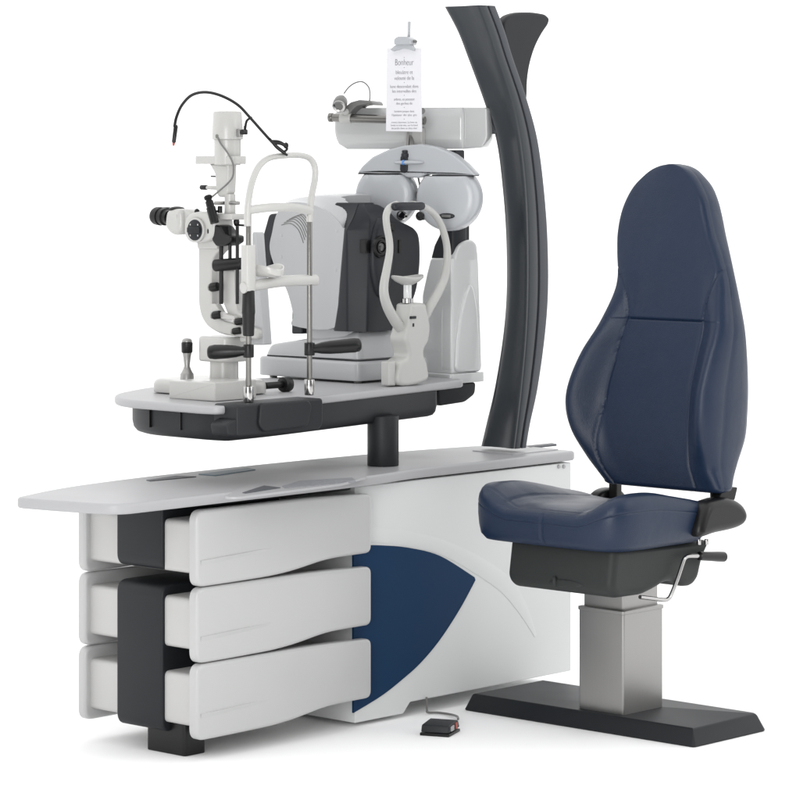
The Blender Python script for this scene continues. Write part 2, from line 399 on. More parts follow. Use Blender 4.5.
# clamp block on the table's edge
cl = [yp(*p, -.035) for p in [(236, 405), (322, 398), (322, 424), (318, 430), (236, 437)]]
b = B(); prism(b, rc(cl, .012), XZ, -.040, .055, .006, 3); link('table_clamp', b, 'tray', hr)
b = B(); prism(b, rc([yp(*p, -.04) for p in [(259, 403), (306, 399.5), (310, 405), (306, 426), (262, 432), (257, 425)]], .014), XZ, -.038, -.050, .005, 3, 0); link('clamp_cover', b, 'tray', hr)
b = B(); prism(b, rc([yp(*p, -.03) for p in [(225, 425), (231, 420), (238, 418), (240, 436), (227, 436)]], .008), XZ, -.036, .03, .005); link('clamp_lever', b, 'tray', hr)
# flexible fixation lamp on a wire arm
fl_ = cr([hp(*p, -.01) for p in [(285, 153), (274, 144), (262, 131), (250, 117.5), (238, 105), (222, 96), (206, 92.2), (192, 95), (182, 105), (176.5, 117), (174.5, 127)]], 6, False)
b = B(); tube(b, fl_, .0042, 10); arm_ = link('fixation_lamp_arm', b, 'black', hr)
b = B(); p0, p1 = Vector(hp(176, 125, -.01)), Vector(hp(173.7, 143, -.01)); lathe(b, p0, p1-p0, [(0, .004), (.004, .006), (.046, .0055), (.05, .003)], 14); link('fixation_lamp_tip', b, 'black', arm_)
b = B(); p2 = Vector(hp(173.4, 145.8, -.01)); lathe(b, p1, p2-p1, [(0, .004), (.006, .003), (.008, .001)], 12); link('red_light', b, 'red', arm_)
b = B()
for pts in ([(271, 141), (279, 141.5), (285, 145), (287, 149), (284, 152)], [(270, 139), (276, 147), (283, 152.5), (287, 155)], [(273, 143), (281, 144), (286, 147)]):
    tube(b, cr([hp(*p, -.016) for p in pts], 5, False), .0036, 8)
ell(b, hp(286, 145.5, -.014), .007, .008, .009, 14, 8); link('cable_loop', b, 'black', hr)
b = B(); tube(b, cr([hp(*p, -.01) for p in [(251.5, 117.5), (247, 120.5), (245.5, 126), (245, 131)]], 5, False), .0035, 8); link('lamp_plug_lead', b, 'black', hr)

# ================================================================== slit lamp
SX, SY = -.24, .29
sl = thing('slit_lamp', 'white slit lamp microscope with black eyepieces, tall lamp housing and joystick', 'slit lamp', (SX, SY, .95))
def sp(u, v, x=SX):
    y, z = xp(u, v, x); return (x, y, z)
b = B()
base = [(-.335, .215), (-.115, .215), (-.115, .515), (-.335, .515)]
prism(b, rc(base, .06, 6), XY, .953, .992, .018, 5, .003); link('cross_slide_base', b, 'slit', sl)
b = B(); prism(b, rc([xp(*p, -.43) for p in [(169.5, 398.5), (169.5, 380.5), (215.5, 382.5), (215.5, 401.5)]], .004), YZ, -.432, -.27, .003); link('base_cover', b, 'slit', sl)
b = B(); cyl(b, (-.12, .245, .972), (-.02, .245, .972), .010, .001, 18); cyl(b, (-.05, .245, .972), (-.02, .245, .972), .022, .003, 22); link('slide_axle', b, 'black', sl)
jy, jz = xp(187, 371, -.295); jt = xp(187, 340, -.295)[1]; L = jt-jz
b = B(); lathe(b, (-.295, jy, jz-.012), (0, 0, 1), [(-.03, .020), (.004, .019), (.008, .016), (.016, .012), (.026, .008), (.05, .0105), (.064, .013)], 24); joy = link('joystick', b, 'alu', sl)
b = B(); lathe(b, (-.295, jy, jz+.052), (0, 0, 1), [(0, .0135), (.003, .016), (.029, .0165), (.032, .014)], 24); link('joystick_grip', b, 'black', joy)
b = B(); lathe(b, (-.295, jy, jz+.084), (0, 0, 1), [(0, .0145), (.005, .014), (.009, .010), (.0105, .002)], 24); link('joystick_button', b, 'alu', joy)
b = B(); lathe(b, (SX, SY, .985), (0, 0, 1), [(0, .052), (.006, .050), (.012, .0415), (.07, .041)], 40); link('pivot_post', b, 'slit', sl)
z0, z1 = xp(224, 361, SX)[1], xp(224, 336, SX)[1]
b = B(); box(b, SX-.055, SX+.055, SY-.062, SY+.062, z0, z1, .007, .03); link('pivot_block', b, 'slit', sl)
b = B()
armp = [(198, 242), (198, 302), (200.5, 316), (207, 326.5), (220, 334), (244, 338), (258, 340), (258, 329), (245, 326), (224, 321), (214.5, 315), (211.5, 306), (211.5, 262), (216, 254), (224, 247), (224, 242)]
prism(b, rc([xp(u, v, SX-.022) for u, v in armp], .02, 5), YZ, SX-.022, SX+.014, .005); link('microscope_arm', b, 'slit', sl)
b = B(); prism(b, rc([xp(u, v, SX-.03) for u, v in [(196, 240), (218, 240), (217, 249), (197.5, 249)]], .003), YZ, SX-.03, SX+.02, .004); link('microscope_carrier', b, 'slit', sl)
# illumination arm
b = B(); prism(b, rc([xp(u, v, SX) for u, v in [(224.5, 270), (238, 270), (238.5, 290), (241, 312), (252, 318), (252, 342), (243, 342), (246, 320), (231, 313), (226, 300)]], .008), YZ, SX-.016, SX+.026, .004); link('lamp_bracket', b, 'slit', sl)
b = B(); prism(b, rc([xp(u, v, SX) for u, v in [(219, 303.5), (224, 303), (229, 312), (243, 316), (243, 320), (220, 317)]], .005), YZ, SX-.035, SX-.012, .003); link('arm_foot', b, 'slit', sl)
b = B(); prism(b, rc([xp(u, v, SX) for u, v in [(253, 232), (257, 232), (265, 345), (246, 345), (245, 318), (253, 316)]], .006), YZ, SX-.004, SX+.030, .004); link('rear_support', b, 'ar', sl)
for u in (221.2, 230.0, 237.3):
    b = B(); p = Vector(sp(u, 304 if u != 230 else 268, SX-.03)); q = Vector(sp(u, 226, SX-.03)); cyl(b, p, q, .0062 if u < 225 else .005, .001, 14); link('guide_rod', b, 'black', sl)
b = B(); p, q = Vector(sp(214.5, 265.5, SX-.045)), Vector(sp(243, 263.5, SX-.02)); cyl(b, p, q, .0175, .004, 28); cyl(b, Vector(sp(213.3, 265.6, SX-.05)), p, .006, .001, 16); link('centring_knob', b, 'black', sl)
for (u, v, r, x) in ((214, 287, .013, SX-.03), (216.5, 315, .012, SX-.04), (239, 321.5, .010, SX-.03), (236.5, 331, .010, SX-.03)):
    b = B(); p = Vector(sp(u-3, v+.5, x)); q = Vector(sp(u+4, v-.5, x+.005)); cyl(b, p, q, r, .002, 20); kn = link('locking_knob', b, 'black', sl)
    b = B(); cyl(b, Vector(sp(u-4.5, v+.6, x)), p, r*.8, .002, 18); link('knob_cap', b, 'alu', kn)
# microscope
b = B()
drum = cr([xp(u, v, SX-.05) for u, v in [(187, 214.5), (198, 211.5), (208, 213), (214, 220), (213, 236), (208, 241), (198, 243), (188, 241.5), (183.5, 234), (183.5, 223)]], 5)
prism(b, drum, YZ, SX-.05, SX+.03, .012, 4); link('magnification_changer', b, 'slit', sl)
p = Vector(sp(197.3, 230, SX-.05)); b = B(); lathe(b, p, (-1, 0, 0), [(-.004, .034), (.002, .036), (.007, .035), (.009, .031)], 40); dial = link('magnification_dial', b, 'slit', sl)
b = B(); lathe(b, p, (-1, 0, 0), [(.006, .030), (.011, .030), (.012, .028)], 40); link('dial_plate', b, 'char', dial)
b = B(); box(b, p.x-.018, p.x-.010, p.y-.026, p.y+.026, p.z-.008, p.z+.008, .003); link('dial_knob', b, 'char', dial)
for k in range(4):
    b = B(); a = math.pi/4+k*math.pi/2; q = p+Vector((0, math.cos(a)*.022, math.sin(a)*.022)); cyl(b, q+Vector((-.011, 0, 0)), q+Vector((-.0132, 0, 0)), .0028, .0004, 10); link('dial_screw', b, 'chrome', dial)
b = B(); head = cr([xp(u, v, SX-.05) for u, v in [(165, 213), (169, 209.5), (176, 209), (180, 211), (181, 220), (180, 232), (175, 235), (169, 233.5), (164, 226)]], 5)
prism(b, head, YZ, SX-.05, SX+.02, .016, 4); link('eyepiece_housing', b, 'slit', sl)
b = B(); prism(b, rc([xp(u, v, SX) for u, v in [(177, 209), (196, 209), (203, 214), (200, 224), (186, 232), (176, 230)]], .014), YZ, SX-.035, SX+.02, .010); link('prism_housing', b, 'slit', sl)
for dx in (-.026, .034):
    b = B(); p = Vector(sp(166.5 if dx < 0 else 174, 217.0, SX+dx)); d = Vector((0, 1, .07)).normalized()
    lathe(b, p-d*.012, d, [(0, .020), (.014, .021), (.016, .0255), (.026, .0255), (.027, .024), (.034, .024), (.035, .027), (.047, .027), (.048, .0255), (.055, .026), (.061, .023), (.063, .016), (.057, .011)], 32); link('eyepiece', b, 'black', sl)
b = B(); p = Vector(sp(177, 209, SX-.02)); ell(b, p, .026, .020, .008, 20, 10); link('fixing_knob', b, 'black', sl)
b = B(); ell(b, Vector(sp(197, 212, SX-.03)), .008, .008, .010, 16, 8); link('fixing_knob', b, 'black', sl)
b = B(); p = Vector(sp(217, 231, SX-.02)); lathe(b, p, (-.55, -1, .05), [(-.02, .030), (.008, .031), (.012, .028), (.012, .022), (.006, .020)], 32); link('objective_lens', b, 'black', sl)
b = B(); p = Vector(sp(224, 236, SX-.02)); prism(b, rc([xp(u, v, SX-.02) for u, v in [(219, 224), (226, 226), (231, 234), (237, 236), (237, 242), (231, 246), (222, 246), (218, 240)]], .006), YZ, SX-.045, SX+.01, .004); link('mirror_holder', b, 'black', sl)
# illumination tower
ty = xp(227.5, 140, SX)[0]
def tz(v): return xp(227.5, v, SX)[1]
def tlathe(name, prof, m='slit', parent=sl, y=ty):
    b = B(); lathe(b, (SX, y, tz(prof[0][0])), (0, 0, 1), [(tz(v)-tz(prof[0][0]), r) for v, r in prof], 40); return link(name, b, m, parent)
tlathe('lamp_housing', [(139.8, .040), (139, .0445), (134, .0448), (113, .0415), (111.6, .039), (111, .03)])
tlathe('lamp_neck', [(165, .036), (164, .0385), (140, .0385), (139.5, .036)])
y0 = xp(202, 160, SX)[0]; y1 = xp(241, 160, SX)[0]
b = B(); prism(b, rc([(SX-.03, y1, .02), (SX+.03, y1, .02), (SX+.03, y0, .008), (SX-.03, y0, .008)], .02), XY, tz(164), tz(156), .002); link('filter_plate', b, 'slit', sl)
b = B(); prism(b, rc([xp(u, v, SX) for u, v in [(213, 163.5), (233, 163.5), (232, 192), (229, 197), (222, 197), (219.5, 189), (219, 174)]], .008), YZ, SX-.018, SX+.018, .007, 4); link('slit_housing', b, 'slit', sl)
ty2 = xp(230, 205, SX)[0]
b = B(); lathe(b, (SX, ty2, tz(219)), (0, 0, 1), [(0, .014), (.004, .016), (tz(200)-tz(219)-.002, .016), (tz(194)-tz(219), .016)], 24); link('projection_tube', b, 'slit', sl)
b = B(); box(b, SX-.028, SX+.028, ty2-.036, ty2+.036, tz(219.5), tz(213.5), .003); link('tube_clamp', b, 'slit', sl)
b = B(); cyl(b, sp(218, 188, SX-.01), sp(206, 187.5, SX-.01), .0055, .001, 14); st = link('filter_lever', b, 'slit', sl)
b = B(); cyl(b, sp(207, 187.5, SX-.01), sp(201, 187.3, SX-.01), .0072, .002, 16); link('lever_tip', b, 'black', st)
b = B(); cyl(b, sp(217, 176.5, SX-.01), sp(211, 176.3, SX-.01), .0022, .0004, 8); link('small_screw', b, 'black', sl)
for pq in ((239, 203, 230), (224, 203, 215)):
    b = B(); cyl(b, sp(pq[0], pq[1], SX-.01), sp(pq[2], pq[1], SX-.01), .0055, .001, 12); link('small_screw', b, 'alu', sl)
b = B(); cyl(b, sp(220, 206, SX-.03), sp(220, 213, SX-.03), .007, .002, 14); cyl(b, sp(221, 211, SX-.03), sp(210, 211.5, SX-.03), .003, .0005, 10); link('slit_control', b, 'black', sl)
b = B(); ell(b, sp(236.5, 222, SX), .009, .009, .013, 14, 8); cyl(b, sp(237, 225, SX), sp(246, 225.5, SX), .003, .0005, 8); link('slit_control', b, 'black', sl)
b = B(); p, q = Vector(sp(207.6, 195.5, SX-.05)), Vector(sp(214.8, 223, SX-.05)); lathe(b, p, q-p, [(0, .009), (.003, .012), (.010, .012), (.011, .009), (.016, .009), (.018, .0115), (.035, .0115), (.037, .0135), ((q-p).length, .0125)], 24); link('viewing_barrel', b, 'black', sl)
b = B(); tube(b, cr([sp(*p, SX-.045) for p in [(217.5, 137), (221, 144), (227, 152), (232, 161), (233.5, 168), (232.5, 177), (227, 184), (219, 191), (212.5, 196.5)]], 6, False), .0027, 8)
lathe(b, sp(217.5, 138.5, SX-.042), (0, 0, 1), [(0, .003), (.003, .006), (.01, .006), (.012, .003)], 14); link('lamp_cable', b, 'grey', sl)
b = B(); p = Vector(sp(240.5, 132.5, SX)); box(b, p.x-.008, p.x+.008, p.y-.004, p.y+.01, p.z-.012, p.z+.010, .002); soc = link('plug_socket', b, 'alu', sl)
b = B(); q = Vector(sp(244.6, 131.5, SX)); box(b, q.x-.007, q.x+.007, q.y-.007, q.y+.010, q.z-.009, q.z+.006, .003); cyl(b, q, q+Vector((0, -.002, .016)), .004, .001, 12); link('plug', b, 'black', soc)

# ================================================================== autorefractor
AX0, AX1, AY = .33, .63, .30
ar = thing('autorefractor', 'bulky white autorefractor with a charcoal front, curved vents and its own arched chin rest', 'autorefractor', (.45, .45, .95))
def sidepoly(px, x): return [xp(u, v, x) for u, v in px]
# lower base
b = B(); zt = xp(357, 362, AX0)[1]
prism(b, rc([(AX0, AY, .02), (AX1+.02, AY, .02), (AX1+.02, .735, .03), (AX0, .735, .03)], .02, 6), XY, .957, zt, .010, 4, .004); link('lower_base', b, 'ar', ar)
for x, y in ((AX0+.03, AY+.03), (AX1-.03, AY+.03), (AX0+.03, .69)):
    b = B(); cyl(b, (x, y, .9495), (x, y, .958), .012, .001, 16); link('rubber_foot', b, 'grey', ar)
# moving base, with sloped shoulders
z0 = zt+.002; z1 = xp(350, 332, AX0)[1]
b = B(); pl = rc([(AX0+.012, AY+.012), (AX1, AY+.012), (AX1, .715), (AX0+.012, .715)], .03, 6)
def shoulder(y, z):       # rear slopes down
    return z if y < .45 else z-(z-z0-.03)*min(1, (y-.45)/.26)**1.3
rg = []
for d_, k in [(.006, 0), (0, .06), (0, .12), (.004, .45), (.010, .8), (.016, .94), (.026, 1)]:
    rg.append([(x, y, z0+(shoulder(y, z1)-z0)*k) for x, y in inset(pl, d_)])
loft(b, rg); link('moving_base', b, 'ar', ar)
b = B(); prism(b, inset(pl, -.001), XY, zt-.001, zt+.003, .0); link('base_joint', b, 'tray', ar)
# head shell: lofted along X so the flank is flat and the crown rolls over
side = [(293.6, 326), (293, 314.8), (286.8, 291), (276, 270), (269.5, 249), (272, 232), (276.5, 214), (286, 202), (309, 197), (335, 198), (352, 206), (349.5, 219), (344, 230), (341.5, 262), (338.4, 298), (334, 328)]
low = [(286, 203), (309, 203.5), (327, 211.5), (338, 221.5), (342.5, 228), (344, 231)]
high = [(286, 202), (309, 196.8), (336, 196.8), (357, 204.5), (353, 216), (346, 229.5)]
head_ = side[:7]; tail_ = side[-3:]
s_lo = cr(sidepoly(head_, AX0)+sidepoly(low, AX0)+sidepoly(tail_, AX0), 5)
s_hi = cr(sidepoly(head_, AX0)+sidepoly(high, AX0+.055)+sidepoly(tail_, AX0), 5)
b = B(); rg = []
cxm = (AX0+AX1)/2
for x, d_, up in [(AX0, .0016, 0), (AX0, .0010, 0), (AX0+.0006, .0003, 0), (AX0+.0016, 0, 0), (AX0+.006, 0, 0), (AX0+.03, 0, 0), (AX0+.050, 0, 0), (AX0+.058, 0, .001), (AX0+.07, 0, .003), (AX0+.10, 0, .006), (cxm, 0, .008), (AX1-.07, 0, .006), (AX1-.03, 0, .003), (AX1-.008, 0, 0), (AX1, .002, 0), (AX1, .004, 0), (AX1, .006, 0)]:
    k = max(0, min(1, (x-AX0-.006)/.048))
    base_ = [(a[0]+(c_[0]-a[0])*k, a[1]+(c_[1]-a[1])*k) for a, c_ in zip(s_lo, s_hi)]
    yc_ = AY+.02+.115*min(1, (x-AX0-.02)/.05) if x > AX0+.02 else -9      # the crown stops behind the charcoal front
    rg.append([(x, max(y, yc_), z+up*max(0, min(1, (z-1.30)/.16))) for y, z in inset(base_, d_)])
loft(b, rg); shell = link('head_shell', b, 'ar', ar, 30)
# charcoal front
fy = [(358, 206.5), (366, 203), (362, 222), (363, 234), (357, 262), (356, 300), (350, 331), (333, 331), (338, 298), (341, 262), (344.5, 231), (353, 219.5)]
fyY = AY-.002
rows_f = cr([(204.2, 360, 384), (206.5, 358.5, 389), (214, 356, 394.5), (221, 353, 399), (226, 349.5, 409), (231, 346.5, 416), (240, 345.2, 420), (262, 343, 420.8), (285, 341, 418.5), (300, 340, 414.5), (316, 337.5, 407), (331, 335, 397)], 4, False)
rg = []
NR = len(rows_f)
for i_, (v, ub, ur) in enumerate(rows_f):
    xo = AX0-.002+.045*max(0, (230-v)/26); yb, z = xp(ub, v, xo); xr = yp(ur, v, AY)[0]
    f = (v-204)/127; ch_ = .05-.018*f
    dy = .10*max(0, 1-(v-204.2)/20)**2*.35
    rg.append([(x, y, z) for x, y in rc([(xo, yb+.004, .004), (xo, AY+.045, .006), (max(xo+.012, AX0+ch_), AY-.006+dy, .006), (xr, AY-.006+dy, .022), (xr, AY+.12, .03), (AX0+.03, AY+.13, .01)], .01, 5)])
top_ = rg[0]; cx_ = sum(q[0] for q in top_)/len(top_); cy_ = sum(q[1] for q in top_)/len(top_)
rg.insert(0, [(cx_+(x-cx_)*.93, cy_+(y-cy_)*.93, z+.004) for x, y, z in top_])
b = B(); loft(b, rg); front = link('front_cover', b, 'slate', ar, 35)
fY = fyY-.004
# oval nose with the lens
b = B(); p = yp(381, 258, fY)
rg = []
for d_, k in [(0, 1), (.010, .97), (.018, .86), (.021, .7), (.022, .4)]:
    rg.append([(p[0]+.050*k*math.cos(a), fY+.006-d_, p[1]+.125*k*math.sin(a)*(1.0 if math.sin(a) > 0 else 1.0)) for a in [2*math.pi*i/40 for i in range(40)]])
loft(b, rg); link('lens_nose', b, 'slate', front)
lp = yp(381.5, 247, fY-.022); b = B(); lathe(b, (lp[0], fY-.016, lp[1]), (0, -1, 0), [(0, .034), (.008, .033), (.010, .029), (.006, .026), (.006, .021), (.010, .020), (.010, .016), (.004, .014)], 36); ring = link('lens_ring', b, 'black', front)
b = B(); ell(b, (lp[0], fY-.021, lp[1]), .0145, .004, .0145, 20, 10); link('measuring_lens', b, 'lens', ring)
for u, v in ((378.5, 227.5), (391, 227)):
    b = B(); q = yp(u, v, fY); lathe(b, (q[0], fY+.01, q[1]), (0, -1, 0), [(0, .014), (.016, .014), (.02, .011)], 20); link('alignment_light', b, 'black', front)
for u, w in ((367.5, .022), (400, .012)):
    b = B(); q = yp(u, 246.5, fY-.002); box(b, q[0]-w/2, q[0]+w/2, fY-.004, fY+.02, q[1]-.02, q[1]+.02, .001); link('sensor_window', b, 'black', front)
# vents, screws on the flank
for k in range(7):
    u0, v0 = 282+k*3.4, 226.5-k*2.6; u1, v1 = 303.2+.3*k, 247-k*1.2
    u0, v0 = 281.5+k*2.6, 225-k*2.4+ (k*k)*.15; L_ = 1-.06*k
    pts = [(u0, v0), (u0+9*L_, v0-1.5), (u0+17*L_, v0+5), (u0+22*L_, v0+15*L_+3)]
    b = B(); tube(b, cr([(AX0-.0002, *xp(u, v, AX0)) for u, v in pts], 5, False), .0014, 6); link('vent_slot', b, 'grey', shell)
pass
for u, v in ((336.5, 231), (335.5, 270), (281.5, 235), (281, 257)):
    b = B(); y, z = xp(u, v, AX0); lathe(b, (AX0+.001, y, z), (-1, 0, 0), [(0, .0062), (.0012, .006), (.0016, .005)], 14); link('screw_cap', b, 'ar', shell)
b = B(); lathe(b, (AX0+.014, *xp(340, 352, AX0+.012)), (-1, 0, 0), [(0, .0055), (.002, .005), (.0025, .004)], 14); link('screw_cap', b, 'ar', shell)
# operator's screen at the back, seen on edge
b = B(); prism(b, rc([xp(u, v, AX0+.03) for u, v in [(267.5, 214), (278, 213), (274, 240), (268.5, 272), (254, 272), (258, 248)]], .012), YZ, AX0+.035, AX1-.03, .006); link('operator_screen', b, 'slate', ar)
b = B(); prism(b, rc([xp(u, v, AX0+.05) for u, v in [(289.5, 310), (300, 312), (300, 334), (289, 334)]], .006), YZ, AX0+.06, AX0+.14, .005); link('release_latch', b, 'slate', ar)
# neck
b = B(); box(b, AX0+.025, AX1-.025, AY+.05, xp(297, 326, AX0)[0]-.01, z1-.03, z1+.06, .004, .03); link('head_neck', b, 'ar', ar)
# chin rest of the autorefractor
CY = .165
def cp(u, v, y=CY):
    x, z = yp(u, v, y); return (x, y, z)
stalk = [(391.5, 384.5), (418.5, 380.5), (420, 366), (416.5, 355), (417, 348), (421, 340), (422.5, 326), (419.5, 310), (417, 303), (405, 303.5), (403, 310), (400, 326), (397, 338), (399.5, 348), (400, 356), (393, 363)]
b = B(); prism(b, cr([yp(u, v, CY) for u, v in stalk], 5), XZ, CY-.035, CY+.035, .012, 4); stk = link('chin_rest_stalk', b, 'arm', ar)
b = B(); prism(b, rc([yp(u, v, CY-.03) for u, v in [(391, 362), (398, 361), (398, 386), (391, 386)]], .004), XZ, CY-.022, CY+.012, .005); link('stalk_bracket', b, 'arm', ar)
b = B(); x, y, z = cp(407.5, 303); lathe(b, (x, y, z), (0, 0, 1), [(0, .0165), (.001, .0175), (.013, .0175), (.014, .0165)], 28); link('stalk_collar', b, 'chrome', ar)
b = B(); z2 = cp(407.5, 282)[2]; cyl(b, (x, y, z+.01), (x, y, z2), .0125, .001, 24); link('chin_post', b, 'gloss', ar)
b = B(); rg = []
for q, dz in [(.15, -.010), (.35, -.010), (.75, .002), (.97, .014), (1, .020), (.97, .023), (.85, .020), (.3, .012)]:
    rg.append([(x+.062*q*math.cos(a), y+.036*q*math.sin(a), z2+dz*.8+.0035*q*q*math.cos(2*a)) for a in [2*math.pi*i/36 for i in range(36)]])
loft(b, rg); link('chin_cup', b, 'arm', ar)
b = B(); q = cp(413.5, 317.5, CY-.036); box(b, q[0]-.012, q[0]+.012, CY-.0375, CY-.03, q[2]-.004, q[2]+.004, .001); link('stalk_badge', b, 'tray', stk)
b = B(); q = cp(413.5, 325, CY-.036); box(b, q[0]-.003, q[0]+.003, CY-.0375, CY-.03, q[2]-.005, q[2]+.005, .001); link('stalk_badge', b, 'tray', stk)
la = cr([cp(*p) for p in [(404, 332), (396, 322), (388.5, 309), (384.5, 297), (384, 285), (387, 268), (389.6, 252), (389.3, 240), (386.8, 226), (386.3, 215), (390, 207.5), (397, 204)]], 5, False)
ra = cr([cp(*p) for p in [(416, 330), (424, 316), (431, 304), (438.5, 291), (444, 278), (447, 262), (446.8, 246), (443, 230), (437.5, 218.5), (430, 210.5), (421, 206), (412, 204)]], 5, False)
for pth in (la, ra):
    n_ = len(pth); r_ = [.0168-.0068*min(1, i/(n_*.55)) for i in range(n_)]
    b = B(); tube(b, pth, r_, 16, [q*1.15 for q in r_], (0, 1, 0)); link('chin_rest_arm', b, 'arm', ar)
b = B(); p = Vector(cp(404, 206.3)); rg = []
for dz, k in [(-.012, .80), (-.008, .95), (0, 1), (.008, .96), (.012, .82)]:
    rg.append([(p.x+(.071*k)*math.cos(a), p.y-.008+.026*k*math.sin(a)-.01*math.cos(a)**2, p.z+dz) for a in [2*math.pi*i/40 for i in range(40)]])
loft(b, rg); link('forehead_pad', b, 'slate', ar)

# ================================================================== instrument tower
TX, TY = .72, .273
tw = thing('instrument_tower', 'tall glossy white tower with a charcoal neck, standing beside the dark curved column', 'eye instrument', (.79, .34, .94))
def twr(v): return xp(451, v, TX)[1]
zb0, zb1 = twr(384), twr(374)
b = B(); prism(b, rc([(TX-.006, TY-.006), (TX+.155, TY-.006), (TX+.155, TY+.16), (TX-.006, TY+.16)], .015), XY, zb0, zb1, .003); link('tower_base', b, 'gloss', tw)
# body: right flank with rounded shoulder (front facing the chair), left flank lower
fp = [(451.5, 373.5), (482.5, 371.5), (481, 320), (479, 260), (477.5, 244), (473, 239.5), (466, 240.5), (459, 245.5), (455, 255), (453, 275), (451.5, 320)]
b = B(); prism(b, rc([yp(u, v, TY) for u, v in fp], .02, 6), XZ, TY, TY+.045, .008, 4); link('tower_front', b, 'gloss', tw)
b = B(); prism(b, rc([xp(u, v, TX+.004) for u, v in [(452, 374), (452, 258), (430, 258), (426, 274), (421.5, 295), (421.5, 376)]], .01), YZ, TX+.004, TX+.13, .008, 4); body_t = link('tower_body', b, 'gloss', tw)
b = B(); prism(b, rc([yp(u, v, TY) for u, v in [(453.5, 372), (455, 340), (459, 310), (464, 292), (468.5, 282.5), (472.5, 288), (476, 310), (478, 340), (479, 371)]], .02, 6), XZ, TY+.002, TY-.010, .009, 4, 0); link('arched_panel', b, 'gloss', tw)
b = B(); prism(b, rc([xp(u, v, TX+.02) for u, v in [(453, 259), (430.5, 258.5), (434, 245), (439.5, 234), (444, 222), (453, 212)]], .006), YZ, TX+.02, TX+.085, .006, 4); link('tower_neck', b, 'slate', tw)
b = B(); prism(b, rc([yp(u, v, TY+.046) for u, v in [(450, 250), (448, 222), (455, 200), (455, 150), (465, 150), (466, 205), (470, 212), (470, 250)]], .006), XZ, TY+.047, TY+.085, .004, 3); link('neck_post', b, 'slate', tw)
b = B(); prism(b, rc([yp(u, v, TY+.01) for u, v in [(436, 385), (474, 382), (473, 394), (463, 402), (437, 406)]], .012), XZ, TY-.0, TY+.14, .006); link('tower_bracket', b, 'tray', tw)

# ================================================================== phoropter
TH = math.radians(22)
e1 = Vector((c, -s, 0))*math.cos(TH)-Vector((s, c, 0))*math.sin(TH)      # right hand end nearer
e2 = Vector((-e1.y, e1.x, 0))                                             # away from the viewer
def cast(u, v, P, N):
    C0 = Vector(cam.location); d = Vector((s, c, 0))+Vector((c, -s, 0))*((u-400)/F)+Vector((0, 0, -(v-YH)/F))
    return C0+d*((P-C0).dot(N)/d.dot(N))
PO = Vector((.1288*0, 0, 0)); dep = 9.38
PO = Vector(cam.location)+Vector((s, c, 0))*dep+Vector((c, -s, 0))*(20/F*dep)+Vector((0, 0, 0))
def q2(u, v, off=0):
    p = cast(u, v, PO+e2*off, e2); d = p-PO; return (d.dot(e1), p.z)
def PP(a, z, t): 
    p = PO+e1*a+e2*t; return (p.x, p.y, z)
def P3(u, v, off=0): return Vector(PP(*q2(u, v, off), off))
ph = thing('phoropter', 'silver white phoropter with two round lens discs, hanging from a glossy white arm', 'phoropter', (PO.x, PO.y, 1.4))
# arm housing
Rn = q2(489, 120, .06)[0]
b = B(); zt, zb = q2(420, 107.5, .06)[1], q2(420, 149, .06)[1]; H = zt-zb
left = q2(333.5, 110, .06)[0]; rgt = q2(463, 110, .06)[0]
rg = []
for k in range(9):
    f = k/8; z = zb+H*f
    l_ = left+.018*max(0, 1-f/.5)**1.5+ (.0 if f > .1 else .01)
    ins = .010 if k in (0, 8) else (.002 if k in (1, 7) else 0)
    poly = rc([(l_+ins, .06+ins), (rgt-.0+0-ins*.3, .06+ins), (rgt+.004-ins, .06+.09), (l_+ins, .15-ins)], .012, 5)
    rg.append([PP(a, z, t) for a, t in poly])
loft(b, rg); housing = link('arm_housing', b, 'hous', ph)
b = B(); prism(b, rc([q2(u, v, .10) for u, v in [(464, 107.3), (489.5, 107.5), (490, 138), (485, 147.5), (464, 149)]], .01), PP, .075, .13, .004); link('arm_end_cap', b, 'hous', ph)
b = B(); prism(b, rc([q2(u, v, .13) for u, v in [(482, 118), (499, 118), (499, 134), (482, 134)]], .003), PP, .12, .20, .003); link('arm_joint', b, 'col', ph)
# steel rod
b = B(); p, q = P3(330.5, 117.5, .02), P3(425, 120.5, .02); cyl(b, p, q, .0130, .001, 24); cyl(b, P3(329, 117.4, .02), P3(333, 117.5, .02), .0145, .002, 24); link('steel_rod', b, 'steel', ph)
b = B(); cyl(b, P3(340.5, 118, .02), P3(351.5, 118.4, .02), .0155, .002, 26); ell(b, P3(346, 112, .015), .012, .012, .012, 16, 10); link('rod_clamp', b, 'arm', ph)
b = B(); prism(b, rc([q2(u, v, .05) for u, v in [(346, 116), (349, 108), (355, 102.5), (364, 100), (376, 101.5), (378, 105.5), (370, 104.5), (362, 106), (356, 111), (352, 119)]], .006), PP, .012, .10, .003); link('lamp_bracket', b, 'grey', ph)
b = B(); p, q = P3(339, 106.5, -.03), P3(342.5, 97, .03); d = (q-p).normalized(); lathe(b, p, d, [(0, .0195), (.003, .022), (.022, .0225), (.038, .021), (.050, .016), (.054, .008)], 28); lampb = link('reading_lamp', b, 'grey', ph)
b = B(); lathe(b, p, -d, [(-.002, .0205), (.002, .0195), (.001, .014), (-.004, .008)], 24); link('lamp_reflector', b, 'chrome', lampb)
b = B(); tube(b, cr([P3(*t, .02) for t in [(344, 93.5), (349, 87), (356, 82.5), (363, 82), (368.5, 87), (370, 94), (369.5, 101)]], 6, False), .0022, 8); link('lamp_cable', b, 'grey', lampb)
